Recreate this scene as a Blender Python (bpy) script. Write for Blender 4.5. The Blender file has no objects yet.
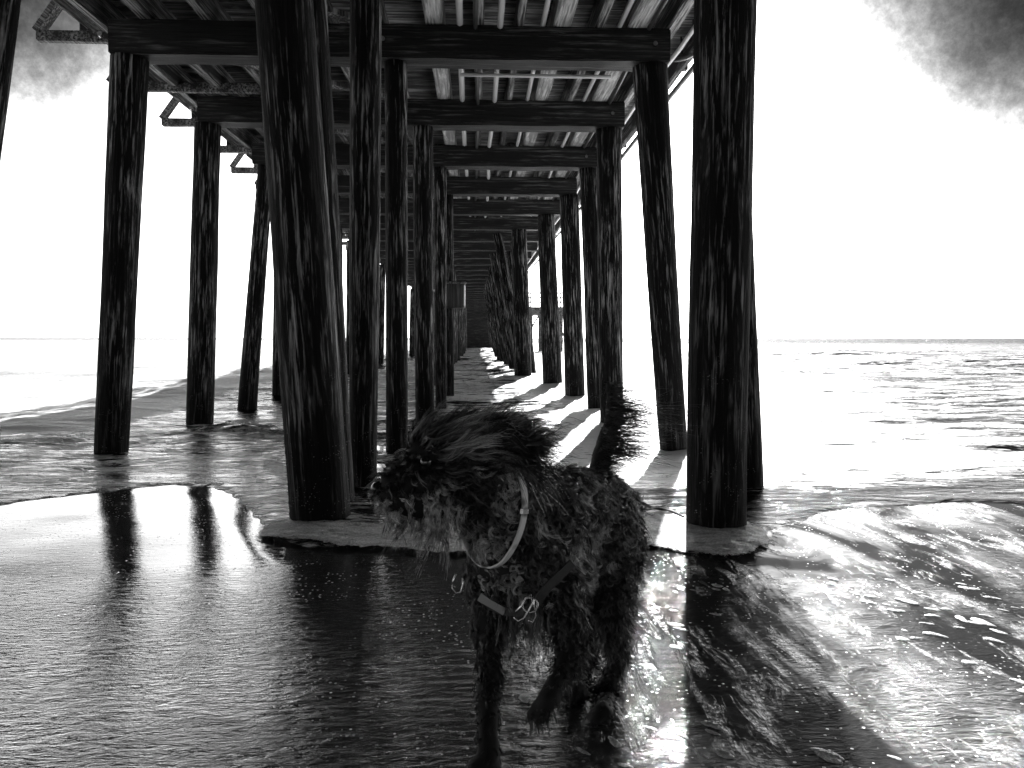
import bpy, bmesh, math, random
import numpy as np
from mathutils import Vector, Matrix
from mathutils.bvhtree import BVHTree
random.seed(7); rng = np.random.default_rng(11)
C = bpy.context.scene
COL = C.collection
R = math.radians
# ------------------------------------------------------------------ camera
F = 800.0; CAMZ = 1.0
cam = bpy.data.objects.new('camera', bpy.data.cameras.new('camera')); COL.objects.link(cam)
cam.data.sensor_width = 36; cam.data.lens = F/1024*36
cam.data.clip_start = 0.05; cam.data.clip_end = 20000
PITCH = math.atan(46/F); YAW = math.atan(37/F)
cam.location = (0, 0, CAMZ); cam.rotation_euler = (math.pi/2-PITCH, 0, -YAW)
C.camera = cam
CM = Matrix.Rotation(-YAW, 3, 'Z') @ Matrix.Rotation(math.pi/2-PITCH, 3, 'X')
def at(px, py, Y):
    """world point seen at pixel (px,py) at world distance Y along the pier"""
    d = CM @ Vector(((px-512)/F, -(py-384)/F, -1))
    return Vector((0, 0, CAMZ)) + d*(Y/d.y)
def ground(px, py, z=0):
    d = CM @ Vector(((px-512)/F, -(py-384)/F, -1))
    return Vector((0, 0, CAMZ)) + d*((z-CAMZ)/d.z)
# ------------------------------------------------------------------ world, sun, exposure
SUN_AZ = R(15); SUN_EL = R(27)
w = bpy.data.worlds.new('World'); C.world = w; w.use_nodes = True
nt = w.node_tree; nt.nodes.clear()
def N(nt, t, **k):
    n = nt.nodes.new(t)
    for a, b in k.items(): setattr(n, a, b)
    return n
sky = N(nt, 'ShaderNodeTexSky', sky_type='NISHITA', sun_disc=False, sun_elevation=SUN_EL, sun_rotation=SUN_AZ,
        air_density=1.0, dust_density=1.6, ozone_density=1.0)
bw = N(nt, 'ShaderNodeRGBToBW'); bg = N(nt, 'ShaderNodeBackground'); ow = N(nt, 'ShaderNodeOutputWorld')
tc = N(nt, 'ShaderNodeTexCoord'); sep = N(nt, 'ShaderNodeSeparateXYZ')
nz = N(nt, 'ShaderNodeTexNoise'); nz.inputs['Scale'].default_value = 5.0; nz.inputs['Detail'].default_value = 10; nz.inputs['Roughness'].default_value = .62
dotn = N(nt, 'ShaderNodeVectorMath', operation='DOT_PRODUCT')
sd = Vector((math.sin(SUN_AZ)*math.cos(SUN_EL), math.cos(SUN_AZ)*math.cos(SUN_EL), math.sin(SUN_EL)))
hz = Vector((math.sin(R(8))*1.0, math.cos(R(8)), math.sin(R(2)))).normalized()
dotn.inputs[1].default_value = hz
def M(op, a, b=None, c=None, clamp=False):
    n = nt.nodes.new('ShaderNodeMath'); n.operation = op; n.use_clamp = clamp
    for i, v in enumerate((a, b, c)):
        if v is None: continue
        if isinstance(v, (int, float)): n.inputs[i].default_value = v
        else: nt.links.new(v, n.inputs[i])
    return n.outputs[0]
L = nt.links.new
L(tc.outputs['Generated'], sep.inputs[0]); L(tc.outputs['Generated'], nz.inputs['Vector']); L(tc.outputs['Generated'], dotn.inputs[0])
L(sky.outputs[0], bw.inputs[0])
# cloud cover: an open bright window low over the sea, dark cloud higher up and to the sides
el = sep.outputs['Z']; ax = M('ADD', M('MULTIPLY', M('MAXIMUM', sep.outputs['X'], 0.0), 1.10), M('MULTIPLY', M('MINIMUM', sep.outputs['X'], 0.0), -.75))
u = M('ADD', M('MULTIPLY', el, 1.0), M('MULTIPLY', M('MINIMUM', M('MULTIPLY', ax, ax), .32), 0.62))
u = M('ADD', u, M('MULTIPLY', M('MAXIMUM', M('MULTIPLY', sep.outputs['Y'], -1.0), 0.0), .35))  # unseen sky behind the camera dimmed so pile fronts stay black, edges lit
nz2 = N(nt, 'ShaderNodeTexNoise'); nz2.inputs['Scale'].default_value = 70.0; nz2.inputs['Detail'].default_value = 8; nz2.inputs['Roughness'].default_value = .75; L(tc.outputs['Generated'], nz2.inputs['Vector'])
u = M('ADD', u, M('MULTIPLY', M('SUBTRACT', nz.outputs['Fac'], .5), .20))
u = M('ADD', u, M('MULTIPLY', M('SUBTRACT', nz2.outputs['Fac'], .5), .13))
dot2 = N(nt, 'ShaderNodeVectorMath', operation='DOT_PRODUCT'); L(tc.outputs['Generated'], dot2.inputs[0]); dot2.inputs[1].default_value = Vector((-.47, .82, .335)).normalized()
u = M('ADD', u, M('MULTIPLY', M('MAXIMUM', M('SUBTRACT', dot2.outputs['Value'], .974), 0.0), 9.0))
dot3 = N(nt, 'ShaderNodeVectorMath', operation='DOT_PRODUCT'); L(tc.outputs['Generated'], dot3.inputs[0]); dot3.inputs[1].default_value = Vector((.585, .76, .36)).normalized()
u = M('ADD', u, M('MULTIPLY', M('MAXIMUM', M('SUBTRACT', dot3.outputs['Value'], .968), 0.0), 5.5))
cov = M('POWER', 2.71828, M('MULTIPLY', M('MAXIMUM', M('SUBTRACT', u, .425), 0.0), -17.0))
cov = M('MAXIMUM', cov, .0025)
L(M('MULTIPLY', bw.outputs[0], cov), bg.inputs['Color'])
bg.inputs['Strength'].default_value = 0.08
L(bg.outputs[0], ow.inputs['Surface'])
sun = bpy.data.objects.new('sun', bpy.data.lights.new('sun', 'SUN')); COL.objects.link(sun)
sun.data.energy = 2.0; sun.data.angle = R(.6); sun.data.color = (1, 1, 1)
sun.rotation_euler = (-sd).to_track_quat('-Z', 'Y').to_euler()
C.view_settings.view_transform = 'Standard'; C.view_settings.look = 'None'; C.view_settings.gamma = 1
C.view_settings.exposure = 2.55
C.render.engine = 'CYCLES'
# ------------------------------------------------------------------ helpers
def tag(o, label=None, cat=None, group=None, kind=None):
    if label: o['label'] = label
    if cat: o['category'] = cat
    if group: o['group'] = group
    if kind: o['kind'] = kind
    return o
def empty(name, loc, *a, **k):
    o = bpy.data.objects.new(name, None); COL.objects.link(o); o.location = loc; o.empty_display_size = .2
    tag(o, *a, **k); bpy.context.view_layer.update(); return o
def mesh_obj(name, V, Fs, mat, parent=None, smooth=True, loc=None):
    me = bpy.data.meshes.new(name)
    V = np.asarray(V, dtype=np.float32)
    if isinstance(Fs, np.ndarray):
        n, k = Fs.shape
        me.vertices.add(len(V)); me.vertices.foreach_set('co', V.ravel())
        me.loops.add(n*k); me.loops.foreach_set('vertex_index', Fs.astype(np.int32).ravel())
        me.polygons.add(n); me.polygons.foreach_set('loop_start', np.arange(n, dtype=np.int32)*k)
        me.update(calc_edges=True)
    else:
        me.from_pydata(V.tolist(), [], Fs)
    if smooth: me.polygons.foreach_set('use_smooth', np.ones(len(me.polygons), bool))
    me.materials.append(mat); me.update()
    o = bpy.data.objects.new(name, me); COL.objects.link(o)
    if parent is not None:
        o.parent = parent; o.matrix_parent_inverse = Matrix.Identity(4)
        o.location = -parent.location if parent.parent is None else (0, 0, 0)
    return o
def h3(ix, iy, iz):
    n = (ix*374761393 + iy*668265263 + iz*2147483647 ^ (ix*iy+iz*97)*1274126177) & 0xffffffff
    n = (n ^ (n >> 13))*1274126177 & 0xffffffff
    n = (n ^ (n >> 16))*2246822519 & 0xffffffff
    return ((n ^ (n >> 15)) & 0xffff)/65535.0
def vnoise(x, y, z=0.0):
    x, y, z = np.broadcast_arrays(np.asarray(x, float), np.asarray(y, float), np.asarray(z, float))
    ix, iy, iz = [np.floor(a).astype(np.int64) for a in (x, y, z)]
    fx, fy, fz = x-ix, y-iy, z-iz
    s = lambda t: t*t*(3-2*t)
    fx, fy, fz = s(fx), s(fy), s(fz)
    r = 0
    for dx in (0, 1):
        for dy in (0, 1):
            for dz in (0, 1):
                r = r + h3(ix+dx, iy+dy, iz+dz)*(fx if dx else 1-fx)*(fy if dy else 1-fy)*(fz if dz else 1-fz)
    return r*2-1
def fbm(x, y, z=0.0, o=4, g=.5):
    r = 0; a = 1; t = 0
    for i in range(o):
        r = r + a*vnoise(x*2**i+17.3*i, y*2**i-9.1*i, z*2**i+3.7*i); t += a; a *= g
    return r/t
# ------------------------------------------------------------------ materials
def mat(name, base=.03, rough=.5, spec=.5, metal=0):
    m = bpy.data.materials.new(name); m.use_nodes = True
    b = m.node_tree.nodes['Principled BSDF']
    b.inputs['Base Color'].default_value = (base, base, base, 1); b.inputs['Roughness'].default_value = rough
    b.inputs['Specular IOR Level'].default_value = spec; b.inputs['Metallic'].default_value = metal
    return m, m.node_tree, b
def ramp(nt, src, stops):
    n = nt.nodes.new('ShaderNodeValToRGB'); cr = n.color_ramp
    while len(cr.elements) < len(stops): cr.elements.new(.5)
    for e, (p, v) in zip(cr.elements, stops): e.position = p; e.color = (v, v, v, 1)
    nt.links.new(src, n.inputs[0]); return n.outputs[0]
def mapn(nt, scale, coord='Object', rot=(0, 0, 0)):
    t = nt.nodes.new('ShaderNodeTexCoord'); m = nt.nodes.new('ShaderNodeMapping')
    m.inputs['Scale'].default_value = scale; m.inputs['Rotation'].default_value = rot
    nt.links.new(t.outputs[coord], m.inputs[0]); return m.outputs[0]
def noise(nt, vec, scale, detail=4, rough=.6, dist=0):
    n = nt.nodes.new('ShaderNodeTexNoise'); n.inputs['Scale'].default_value = scale; n.inputs['Detail'].default_value = detail
    n.inputs['Roughness'].default_value = rough; n.inputs['Distortion'].default_value = dist
    nt.links.new(vec, n.inputs['Vector']); return n.outputs['Fac']
def bump(nt, b, h, strength, dist, prev=None):
    n = nt.nodes.new('ShaderNodeBump'); n.inputs['Strength'].default_value = strength; n.inputs['Distance'].default_value = dist
    nt.links.new(h, n.inputs['Height'])
    if prev is not None: nt.links.new(prev, n.inputs['Normal'])
    if b is not None: nt.links.new(n.outputs[0], b.inputs['Normal'])
    return n.outputs[0]
def film(t, b, ior, reflect, rough, foamfac):
    """dark body under a reflecting water film (reflectance scaled by `reflect`), foam = the Principled shader b"""
    out = [n for n in t.nodes if n.type == 'OUTPUT_MATERIAL'][0]
    nrm = b.inputs['Normal'].links[0].from_socket
    fr = t.nodes.new('ShaderNodeFresnel'); fr.inputs['IOR'].default_value = ior; t.links.new(nrm, fr.inputs['Normal'])
    df = t.nodes.new('ShaderNodeBsdfDiffuse'); df.inputs['Color'].default_value = (.008, .008, .008, 1); t.links.new(nrm, df.inputs['Normal'])
    gl = t.nodes.new('ShaderNodeBsdfGlossy'); t.links.new(nrm, gl.inputs['Normal'])
    if isinstance(reflect, (int, float)): gl.inputs['Color'].default_value = (reflect,)*3+(1,)
    else: t.links.new(reflect, gl.inputs['Color'])
    if isinstance(rough, (int, float)): gl.inputs['Roughness'].default_value = rough
    else: t.links.new(rough, gl.inputs['Roughness'])
    m1 = t.nodes.new('ShaderNodeMixShader'); t.links.new(fr.outputs[0], m1.inputs[0]); t.links.new(df.outputs[0], m1.inputs[1]); t.links.new(gl.outputs[0], m1.inputs[2])
    m2 = t.nodes.new('ShaderNodeMixShader'); t.links.new(foamfac, m2.inputs[0]); t.links.new(m1.outputs[0], m2.inputs[1]); t.links.new(b.outputs[0], m2.inputs[2])
    t.links.new(m2.outputs[0], out.inputs['Surface'])
def wood(name, axis, dark, light, rough=.55, thr=.55, spec=.4, bs=.9, fa=1.6):
    m, t, b = mat(name, dark, rough, spec)
    sc = [44, 44, 44]; sc[axis] = fa
    v = mapn(t, sc); g = noise(t, v, 1.0, 6, .65, .4)
    sc2 = [5, 5, 5]; sc2[axis] = .9
    g2 = noise(t, mapn(t, sc2), 1.0, 5, .7, .6)
    mx = t.nodes.new('ShaderNodeMath'); mx.operation = 'MULTIPLY'
    t.links.new(ramp(t, g, [(thr-.07, 0), (thr+.10, 1)]), mx.inputs[0])
    t.links.new(ramp(t, g2, [(.42, .04), (.60, 1)]), mx.inputs[1])
    cr = ramp(t, mx.outputs[0], [(0, dark), (1, light)])
    t.links.new(cr, b.inputs['Base Color'])
    n1 = bump(t, None, g, bs, .02); bump(t, b, g2, .6, .03, n1)
    return m
M_PILE = wood('pile_wood', 2, .002, .50, .75, .575, .15, 1.0, 2.6)
def vary_pile(m):
    """each pile gets its own grain; a tide stain and barnacle crust low down"""
    t = m.node_tree; b = t.nodes['Principled BSDF']
    oi = t.nodes.new('ShaderNodeObjectInfo'); mu = t.nodes.new('ShaderNodeMath'); mu.operation = 'MULTIPLY'; mu.inputs[1].default_value = 37.0; t.links.new(oi.outputs['Random'], mu.inputs[0])
    cb = t.nodes.new('ShaderNodeCombineXYZ')
    for i_ in range(3): t.links.new(mu.outputs[0], cb.inputs[i_])
    for n in [n for n in t.nodes if n.type == 'MAPPING']: t.links.new(cb.outputs[0], n.inputs['Location'])
    src = b.inputs['Base Color'].links[0].from_socket
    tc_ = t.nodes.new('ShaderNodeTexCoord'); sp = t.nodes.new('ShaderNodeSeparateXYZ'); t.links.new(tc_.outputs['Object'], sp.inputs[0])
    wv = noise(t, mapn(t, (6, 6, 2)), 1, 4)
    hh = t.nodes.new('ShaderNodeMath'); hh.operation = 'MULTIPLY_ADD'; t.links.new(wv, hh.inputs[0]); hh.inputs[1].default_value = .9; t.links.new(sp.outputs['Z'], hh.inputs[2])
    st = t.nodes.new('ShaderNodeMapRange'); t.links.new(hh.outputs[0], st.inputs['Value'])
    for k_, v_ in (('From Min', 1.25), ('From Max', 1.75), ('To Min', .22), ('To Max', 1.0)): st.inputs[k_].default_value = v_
    vo = t.nodes.new('ShaderNodeTexVoronoi'); vo.inputs['Scale'].default_value = 75; t.links.new(tc_.outputs['Object'], vo.inputs['Vector'])
    patch = ramp(t, noise(t, mapn(t, (9, 9, 9)), 1, 4, .7), [(.54, 0), (.62, 1)])
    bz = t.nodes.new('ShaderNodeMapRange'); t.links.new(hh.outputs[0], bz.inputs['Value'])
    for k_, v_ in (('From Min', 1.9), ('From Max', 1.3), ('To Min', 0), ('To Max', 1.0)): bz.inputs[k_].default_value = v_
    def mm(a, b_, op='MULTIPLY'):
        n = t.nodes.new('ShaderNodeMath'); n.operation = op
        for i_, v_ in enumerate((a, b_)):
            if isinstance(v_, (int, float)): n.inputs[i_].default_value = v_
            else: t.links.new(v_, n.inputs[i_])
        return n.outputs[0]
    barn = mm(mm(ramp(t, vo.outputs['Distance'], [(.12, 1), (.3, 0)]), patch), bz.outputs[0])
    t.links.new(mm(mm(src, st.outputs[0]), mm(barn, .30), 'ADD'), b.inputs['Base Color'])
    pn = b.inputs['Normal'].links[0].from_socket; bump(t, b, barn, .9, .01, pn)
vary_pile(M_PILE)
M_CAP = wood('cap_wood', 0, .004, .16, .6, .58)
M_STR = wood('stringer_wood', 1, .03, .6, .6, .5)
M_STRL = wood('pale_stringer_wood', 1, .22, .85, .6, .45)
M_PLK = wood('plank_wood', 0, .03, .5, .6, .5)
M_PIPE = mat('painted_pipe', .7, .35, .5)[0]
M_PIPED = mat('dark_pipe', .05, .4, .5)[0]
M_STEEL = mat('steel', .5, .25, .5, 1)[0]
# ------------------------------------------------------------------ ground and sea
PILES = []   # (x, y, r) for wash round the piles
def grid(xs, ys):
    X, Y = np.meshgrid(xs, ys); n, m = len(ys), len(xs)
    i = np.arange(n*m).reshape(n, m)
    Fq = np.stack([i[:-1, :-1], i[:-1, 1:], i[1:, 1:], i[1:, :-1]], -1).reshape(-1, 4)
    return X.ravel(), Y.ravel(), Fq
def sinhspace(lo, hi, n, k, c=0):
    t = np.linspace(-1, 1, n); s = np.sinh(k*t)/np.sinh(k)
    return np.where(s < 0, c-s*(lo-c)*-1*-1, c+s*(hi-c)) if False else np.where(s < 0, c+(-s)*(lo-c), c+s*(hi-c))
def sstep(x, a, b_):
    t_ = np.clip((x-a)/(b_-a), 0, 1); return t_*t_*(3-2*t_)
def edge_y(x):
    """swash edge: thin water film starts beyond this distance"""
    return 5.6 - 1.6*sstep(x, -1.9, -.75) + .75*sstep(x, 1.3, 2.4) - 1.1*sstep(-x, 2.1, 3.3) + .22*fbm(x*1.3, x*0+4.2, 0, 7, .62) + .1*np.sin(x*1.3)
# ---- sand
xs = sinhspace(-300, 300, 620, 6.2); ys = np.concatenate([np.linspace(-60, 1.0, 40)[:-1], np.geomspace(1.0, 5.5, 300), np.linspace(5.6, 60, 40)])
X, Y, Q = grid(xs, ys)
def sand_h(X, Y):
    z = -.030*np.clip(Y-edge_y(X)+.4, 0, 3) + .02*np.clip(1.0-Y, 0, 100)
    # diagonal lumps and drainage rills on the right
    d = (X-.55*(4-Y)*-1)  # across-rill coordinate
    a = X*.78+Y*.62; bq = -X*.62+Y*.78
    m = 1/(1+np.exp(-(X-.45)*5))*np.clip((3.9-Y), 0, 1)
    l = np.clip(fbm(a*7.5, bq*24, 1.5, 3)-.12, 0, 1)
    z = z + .010*m*l
    z = z + .006*fbm(X*1.2, Y*1.2, 0, 3)
    return z
Z = sand_h(X, Y)
m, t, b = mat('wet_sand', .02, .06, .6)
b.inputs['IOR'].default_value = 1.8
v = mapn(t, (1, 1, 1))
big = noise(t, v, .9, 3, .5)
sh = ramp(t, noise(t, mapn(t, (1, 1, 1)), 60, 5, .7), [(.3, .008), (.75, .04)])
def mth(op, a, b_, clamp=False):
    n = t.nodes.new('ShaderNodeMath'); n.operation = op; n.use_clamp = clamp
    for i_, v_ in enumerate((a, b_)):
        if isinstance(v_, (int, float)): n.inputs[i_].default_value = v_
        else: t.links.new(v_, n.inputs[i_])
    return n.outputs[0]
# streaks and flecks of drying foam, drawn out along the backwash on the right; small bubbles everywhere
at_ = t.nodes.new('ShaderNodeAttribute'); at_.attribute_name = 'streak'
stv = mapn(t, (14, 3.2, 8), rot=(0, 0, R(-38)))
st = ramp(t, noise(t, stv, 1.0, 6, .66, .5), [(.52, 0), (.62, 1)])
st2 = ramp(t, noise(t, mapn(t, (1, 1, 1)), 38, 4, .7), [(.38, .15), (.6, 1)])
st3 = ramp(t, noise(t, mapn(t, (1.6, 1.0, 1), rot=(0, 0, R(-38))), 1.0, 3, .6), [(.42, 0), (.6, 1)])
foamf = mth('MULTIPLY', mth('MULTIPLY', st, st2), mth('MULTIPLY', at_.outputs['Fac'], st3))
vo = t.nodes.new('ShaderNodeTexVoronoi'); vo.inputs['Scale'].default_value = 50; t.links.new(mapn(t, (1, 1, 1)), vo.inputs['Vector'])
sc_ = t.nodes.new('ShaderNodeSeparateColor'); t.links.new(vo.outputs['Color'], sc_.inputs[0])
dot = mth('MULTIPLY', mth('LESS_THAN', vo.outputs['Distance'], .21), mth('GREATER_THAN', sc_.outputs[0], .5))
foamf = mth('MAXIMUM', foamf, mth('MULTIPLY', dot, ramp(t, noise(t, mapn(t, (1, 1, 1)), 2.5, 3), [(.42, 0), (.58, 1)])))
mixc = t.nodes.new('ShaderNodeMix'); mixc.data_type = 'FLOAT'; t.links.new(foamf, mixc.inputs[0]); t.links.new(sh, mixc.inputs[2]); mixc.inputs[3].default_value = .8
t.links.new(mixc.outputs[0], b.inputs['Base Color'])
rip = noise(t, mapn(t, (13, 36, 7), rot=(0, 0, R(-6))), 1.0, 5, .62, 1.2)
fine = noise(t, mapn(t, (38, 90, 40)), 1.0, 3, .6, .3)
n1 = bump(t, None, big, .15, .03)
tcx = t.nodes.new('ShaderNodeTexCoord'); sx = t.nodes.new('ShaderNodeSeparateXYZ'); t.links.new(tcx.outputs['Object'], sx.inputs[0])
ad = t.nodes.new('ShaderNodeMath'); ad.operation = 'MULTIPLY_ADD'; t.links.new(big, ad.inputs[0]); ad.inputs[1].default_value = 1.4; t.links.new(sx.outputs['Y'], ad.inputs[2])
calm = t.nodes.new('ShaderNodeMapRange'); t.links.new(ad.outputs[0], calm.inputs['Value'])
for k_, v_ in (('From Min', 2.9), ('From Max', 4.3), ('To Min', .75), ('To Max', .10)): calm.inputs[k_].default_value = v_
n2 = bump(t, None, rip, .55, .0065, n1); t.links.new(calm.outputs[0], t.nodes[-1].inputs['Strength'])
n3 = bump(t, None, fine, .45, .0028, n2); t.links.new(calm.outputs[0], t.nodes[-1].inputs['Strength'])
bump(t, b, foamf, .8, .012, n3)
wetn = ramp(t, noise(t, mapn(t, (2.0, .75, 1), rot=(0, 0, R(-38))), 1.0, 5, .62, .6), [(.47, .03), (.66, .62)])
wet = mth('SUBTRACT', 1.0, mth('MULTIPLY', mth('SUBTRACT', 1.0, wetn), at_.outputs['Fac']))
film(t, b, 2.1, wet, ramp(t, noise(t, mapn(t, (1, 1, 1)), 2.2, 5, .6), [(.35, .02), (.7, .06)]), foamf)
[n for n in t.nodes if n.type == 'BSDF_DIFFUSE'][0].inputs['Color'].default_value = (.05, .05, .05, 1)
t.links.new(mth('ADD', mth('MULTIPLY', foamf, .5), ramp(t, noise(t, mapn(t, (1, 1, 1)), 2.2, 5, .6), [(.35, .015), (.7, .06)])), b.inputs['Roughness'])
sand = tag(mesh_obj('sand', np.stack([X, Y, Z], 1), Q, m), kind='structure')
at_ = sand.data.attributes.new('streak', 'FLOAT', 'POINT'); at_.data.foreach_set('value', sstep(X, -.05, .5).astype(np.float32))
# ---- sea
xs = sinhspace(-6000, 6000, 640, 8.2); ys = np.concatenate([np.geomspace(3.2, 60, 560), np.geomspace(61, 9000, 120)])
X, Y, Q = grid(xs, ys)
def sea_h(X, Y):
    fade = 1/(1+np.exp(-(Y-5.0)*1.3))
    fr = np.exp(-Y/140.)
    sw = .050*np.sin(Y*1.05+.25*X+1.4*fbm(X*.16, Y*.22))*fbm(X*.22+5, Y*.3, 0, 2)
    ch = .085*fbm(X*.8, Y*1.9, .3, 5, .6)
    lg = .42*np.clip(fbm(X*.09+3, Y*.30, 1.1, 4)-.05, 0, 1)*np.clip((Y-8)/14, 0, 1)*np.exp(-np.maximum(Y-60, 0)/60)
    near = .010*fbm(X*4, Y*9, 0, 3)
    z = (sw+ch)*fade*fr*(1/(1+np.exp((Y-90)/10))) + lg + near*np.exp(-Y/12.)
    d = Y-edge_y(X)     # shallow film: dips under the sand in front of the swash edge, thickens slowly beyond it
    z = z*np.clip(.12+d*.5, .12, 1)
    return z + np.where(d < 0, d*.30, np.minimum(d*.035, .03)) - .030*np.clip(d+.4, 0, 3)*1.0*(d > -.4)*np.clip((d+.4)/.4, 0, 1) + .010
Z = sea_h(X, Y)
# splash mound beside the left outer piles
g = ground(243, 428); gx, gy = g.x, g.y
mm = np.exp(-((X-gx)/.55)**2-((Y-gy)/.30)**2)
Z = Z + mm*(.10+.16*np.abs(fbm(X*6, Y*8, 2, 4)))
m, t, b = mat('sea_water', .012, .07, .5)
b.inputs['IOR'].default_value = 1.45
rp = noise(t, mapn(t, (3.0, 7.0, 3)), 1.0, 6, .62, .7)
fn = noise(t, mapn(t, (22, 48, 22)), 1.0, 4, .6, .5)
bgw = noise(t, mapn(t, (.35, 1.1, 1)), 1.0, 5, .6, .6)
tcx = t.nodes.new('ShaderNodeTexCoord'); sx = t.nodes.new('ShaderNodeSeparateXYZ'); t.links.new(tcx.outputs['Object'], sx.inputs[0])
far = t.nodes.new('ShaderNodeMapRange'); t.links.new(sx.outputs['Y'], far.inputs['Value'])
for k_, v_ in (('From Min', 7), ('From Max', 40), ('To Min', .15), ('To Max', 1.0)): far.inputs[k_].default_value = v_
fa0 = t.nodes.new('ShaderNodeAttribute'); fa0.attribute_name = 'foam'
q1 = t.nodes.new('ShaderNodeMath'); q1.operation = 'MULTIPLY_ADD'; q1.use_clamp = True; t.links.new(fa0.outputs['Fac'], q1.inputs[0]); q1.inputs[1].default_value = -.9; q1.inputs[2].default_value = 1.0
q2 = t.nodes.new('ShaderNodeMath'); q2.operation = 'MULTIPLY'; t.links.new(q1.outputs[0], q2.inputs[0]); t.links.new(far.outputs[0], q2.inputs[1])
n0 = bump(t, None, bgw, .7, 1.2); t.links.new(q2.outputs[0], t.nodes[-1].inputs['Strength'])
n1 = bump(t, None, rp, .6, .07, n0); bump(t, b, fn, .35, .012, n1)
# foam patches: lacy white
fm = noise(t, mapn(t, (1.1, 3.4, 1)), 1.0, 8, .68, 1.3)
fl = noise(t, mapn(t, (9, 22, 9)), 1.0, 5, .7, 1.0)
mul = t.nodes.new('ShaderNodeMath'); mul.operation = 'MULTIPLY'
fa = t.nodes.new('ShaderNodeAttribute'); fa.attribute_name = 'foam'
str_ = noise(t, mapn(t, (.30, 1.5, 1)), 1.0, 6, .6, .8)
ad1 = t.nodes.new('ShaderNodeMath'); ad1.operation = 'MULTIPLY_ADD'; t.links.new(fa.outputs['Fac'], ad1.inputs[0]); ad1.inputs[1].default_value = .34; t.links.new(fm, ad1.inputs[2])
ad2 = t.nodes.new('ShaderNodeMath'); ad2.operation = 'MULTIPLY_ADD'; t.links.new(str_, ad2.inputs[0]); ad2.inputs[1].default_value = .5; t.links.new(ad1.outputs[0], ad2.inputs[2])
t.links.new(ramp(t, ad2.outputs[0], [(.80, 0), (.90, 1)]), mul.inputs[0]); ad3 = t.nodes.new('ShaderNodeMath'); ad3.operation = 'MULTIPLY_ADD'; t.links.new(fa.outputs['Fac'], ad3.inputs[0]); ad3.inputs[1].default_value = .22; t.links.new(fl, ad3.inputs[2])
t.links.new(ramp(t, ad3.outputs[0], [(.42, 0), (.58, 1)]), mul.inputs[1])
t.links.new(ramp(t, mul.outputs[0], [(0, .012), (1, .9)]), b.inputs['Base Color'])
t.links.new(ramp(t, mul.outputs[0], [(0, .035), (1, .6)]), b.inputs['Roughness'])
sh_ = t.nodes.new('ShaderNodeAttribute'); sh_.attribute_name = 'shine'
film(t, b, 1.4, sh_.outputs['Fac'], .05, mul.outputs[0])
sea = tag(mesh_obj('sea', np.stack([X, Y, Z], 1), Q, m), kind='structure')
wob_ = 1.2*fbm(X*.25, Y*.18, 2, 3)
fo = 1.3*sstep(-X+.5*wob_, 4.0, 5.0)*sstep(Y, 8, 10) + .55*sstep(Y, 9, 14)*sstep(X, -3.6, -2)*(1-sstep(X, 0, 1)) + sstep(X+wob_*.3, .2, 1.6)*sstep(Y, 4.6, 6.6)*(1-.72*sstep(X-.30*Y, -.5, 4))
fo = fo*(1-.8*sstep(Y, 60, 220)*(X > -3) - .8*sstep(Y, 200, 600)*(X <= -3))
fo = fo+.30*sstep(-X, -.2, 1.0)*(1-sstep(Y, 9, 14))
at_ = sea.data.attributes.new('shine', 'FLOAT', 'POINT'); at_.data.foreach_set('value', (.22+.5*(1-sstep(X, -1, 1))*(1-sstep(Y, 9, 20))).astype(np.float32))
at_ = sea.data.attributes.new('foam', 'FLOAT', 'POINT'); at_.data.foreach_set('value', fo.astype(np.float32))
# ------------------------------------------------------------------ pier
pier = empty('pier', (-.82, 7.6, 0), 'long dark timber pier on round weathered piles, seen from beneath its deck', 'pier')
ZC = 3.53
def pile(p0, p1, r0, r1, name='pile', label=None, seed=0):
    """round weathered timber pile from p0 (foot) to p1 (top)"""
    p0 = Vector(p0); p1 = Vector(p1); d = (p1-p0); Ln = d.length
    ns, nr = 40, max(12, int(Ln*14))
    th = np.linspace(0, 2*np.pi, ns, endpoint=False); zz = np.linspace(0, Ln, nr)
    T, Zg = np.meshgrid(th, zz)
    rr = r0+(r1-r0)*Zg/Ln
    sx = seed*7.13
    wob = .065*fbm(np.cos(T)*1.3+sx, np.sin(T)*1.3, Zg*.9, 3) + .035*fbm(np.cos(T)*6+sx, np.sin(T)*6, Zg*.7, 3)
    groove = -.11*np.clip(fbm(np.cos(T)*9+sx, np.sin(T)*9, Zg*.35+sx, 2)-.25, 0, 1)
    rr = rr*(1+wob+groove)
    bend = .015*Ln*.4*np.sin(np.pi*Zg/Ln)*(vnoise(seed*3.3, 1.1)+0)
    V = np.stack([rr*np.cos(T)+bend, rr*np.sin(T)+bend*.4, Zg], -1).reshape(-1, 3)
    i = np.arange(nr*ns).reshape(nr, ns); j = np.roll(i, -1, 1)
    Fq = np.stack([i[:-1], j[:-1], j[1:], i[1:]], -1).reshape(-1, 4)
    fl = [list(map(int, q)) for q in Fq] + [list(range((nr-1)*ns, nr*ns))]
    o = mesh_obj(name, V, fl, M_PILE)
    o.parent = pier
    o.matrix_local = Matrix.Translation(p0-pier.location) @ d.to_track_quat('Z', 'Y').to_matrix().to_4x4()
    if label: o['label'] = label
    PILES.append((p0.x, p0.y, r0)); return o
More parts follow.
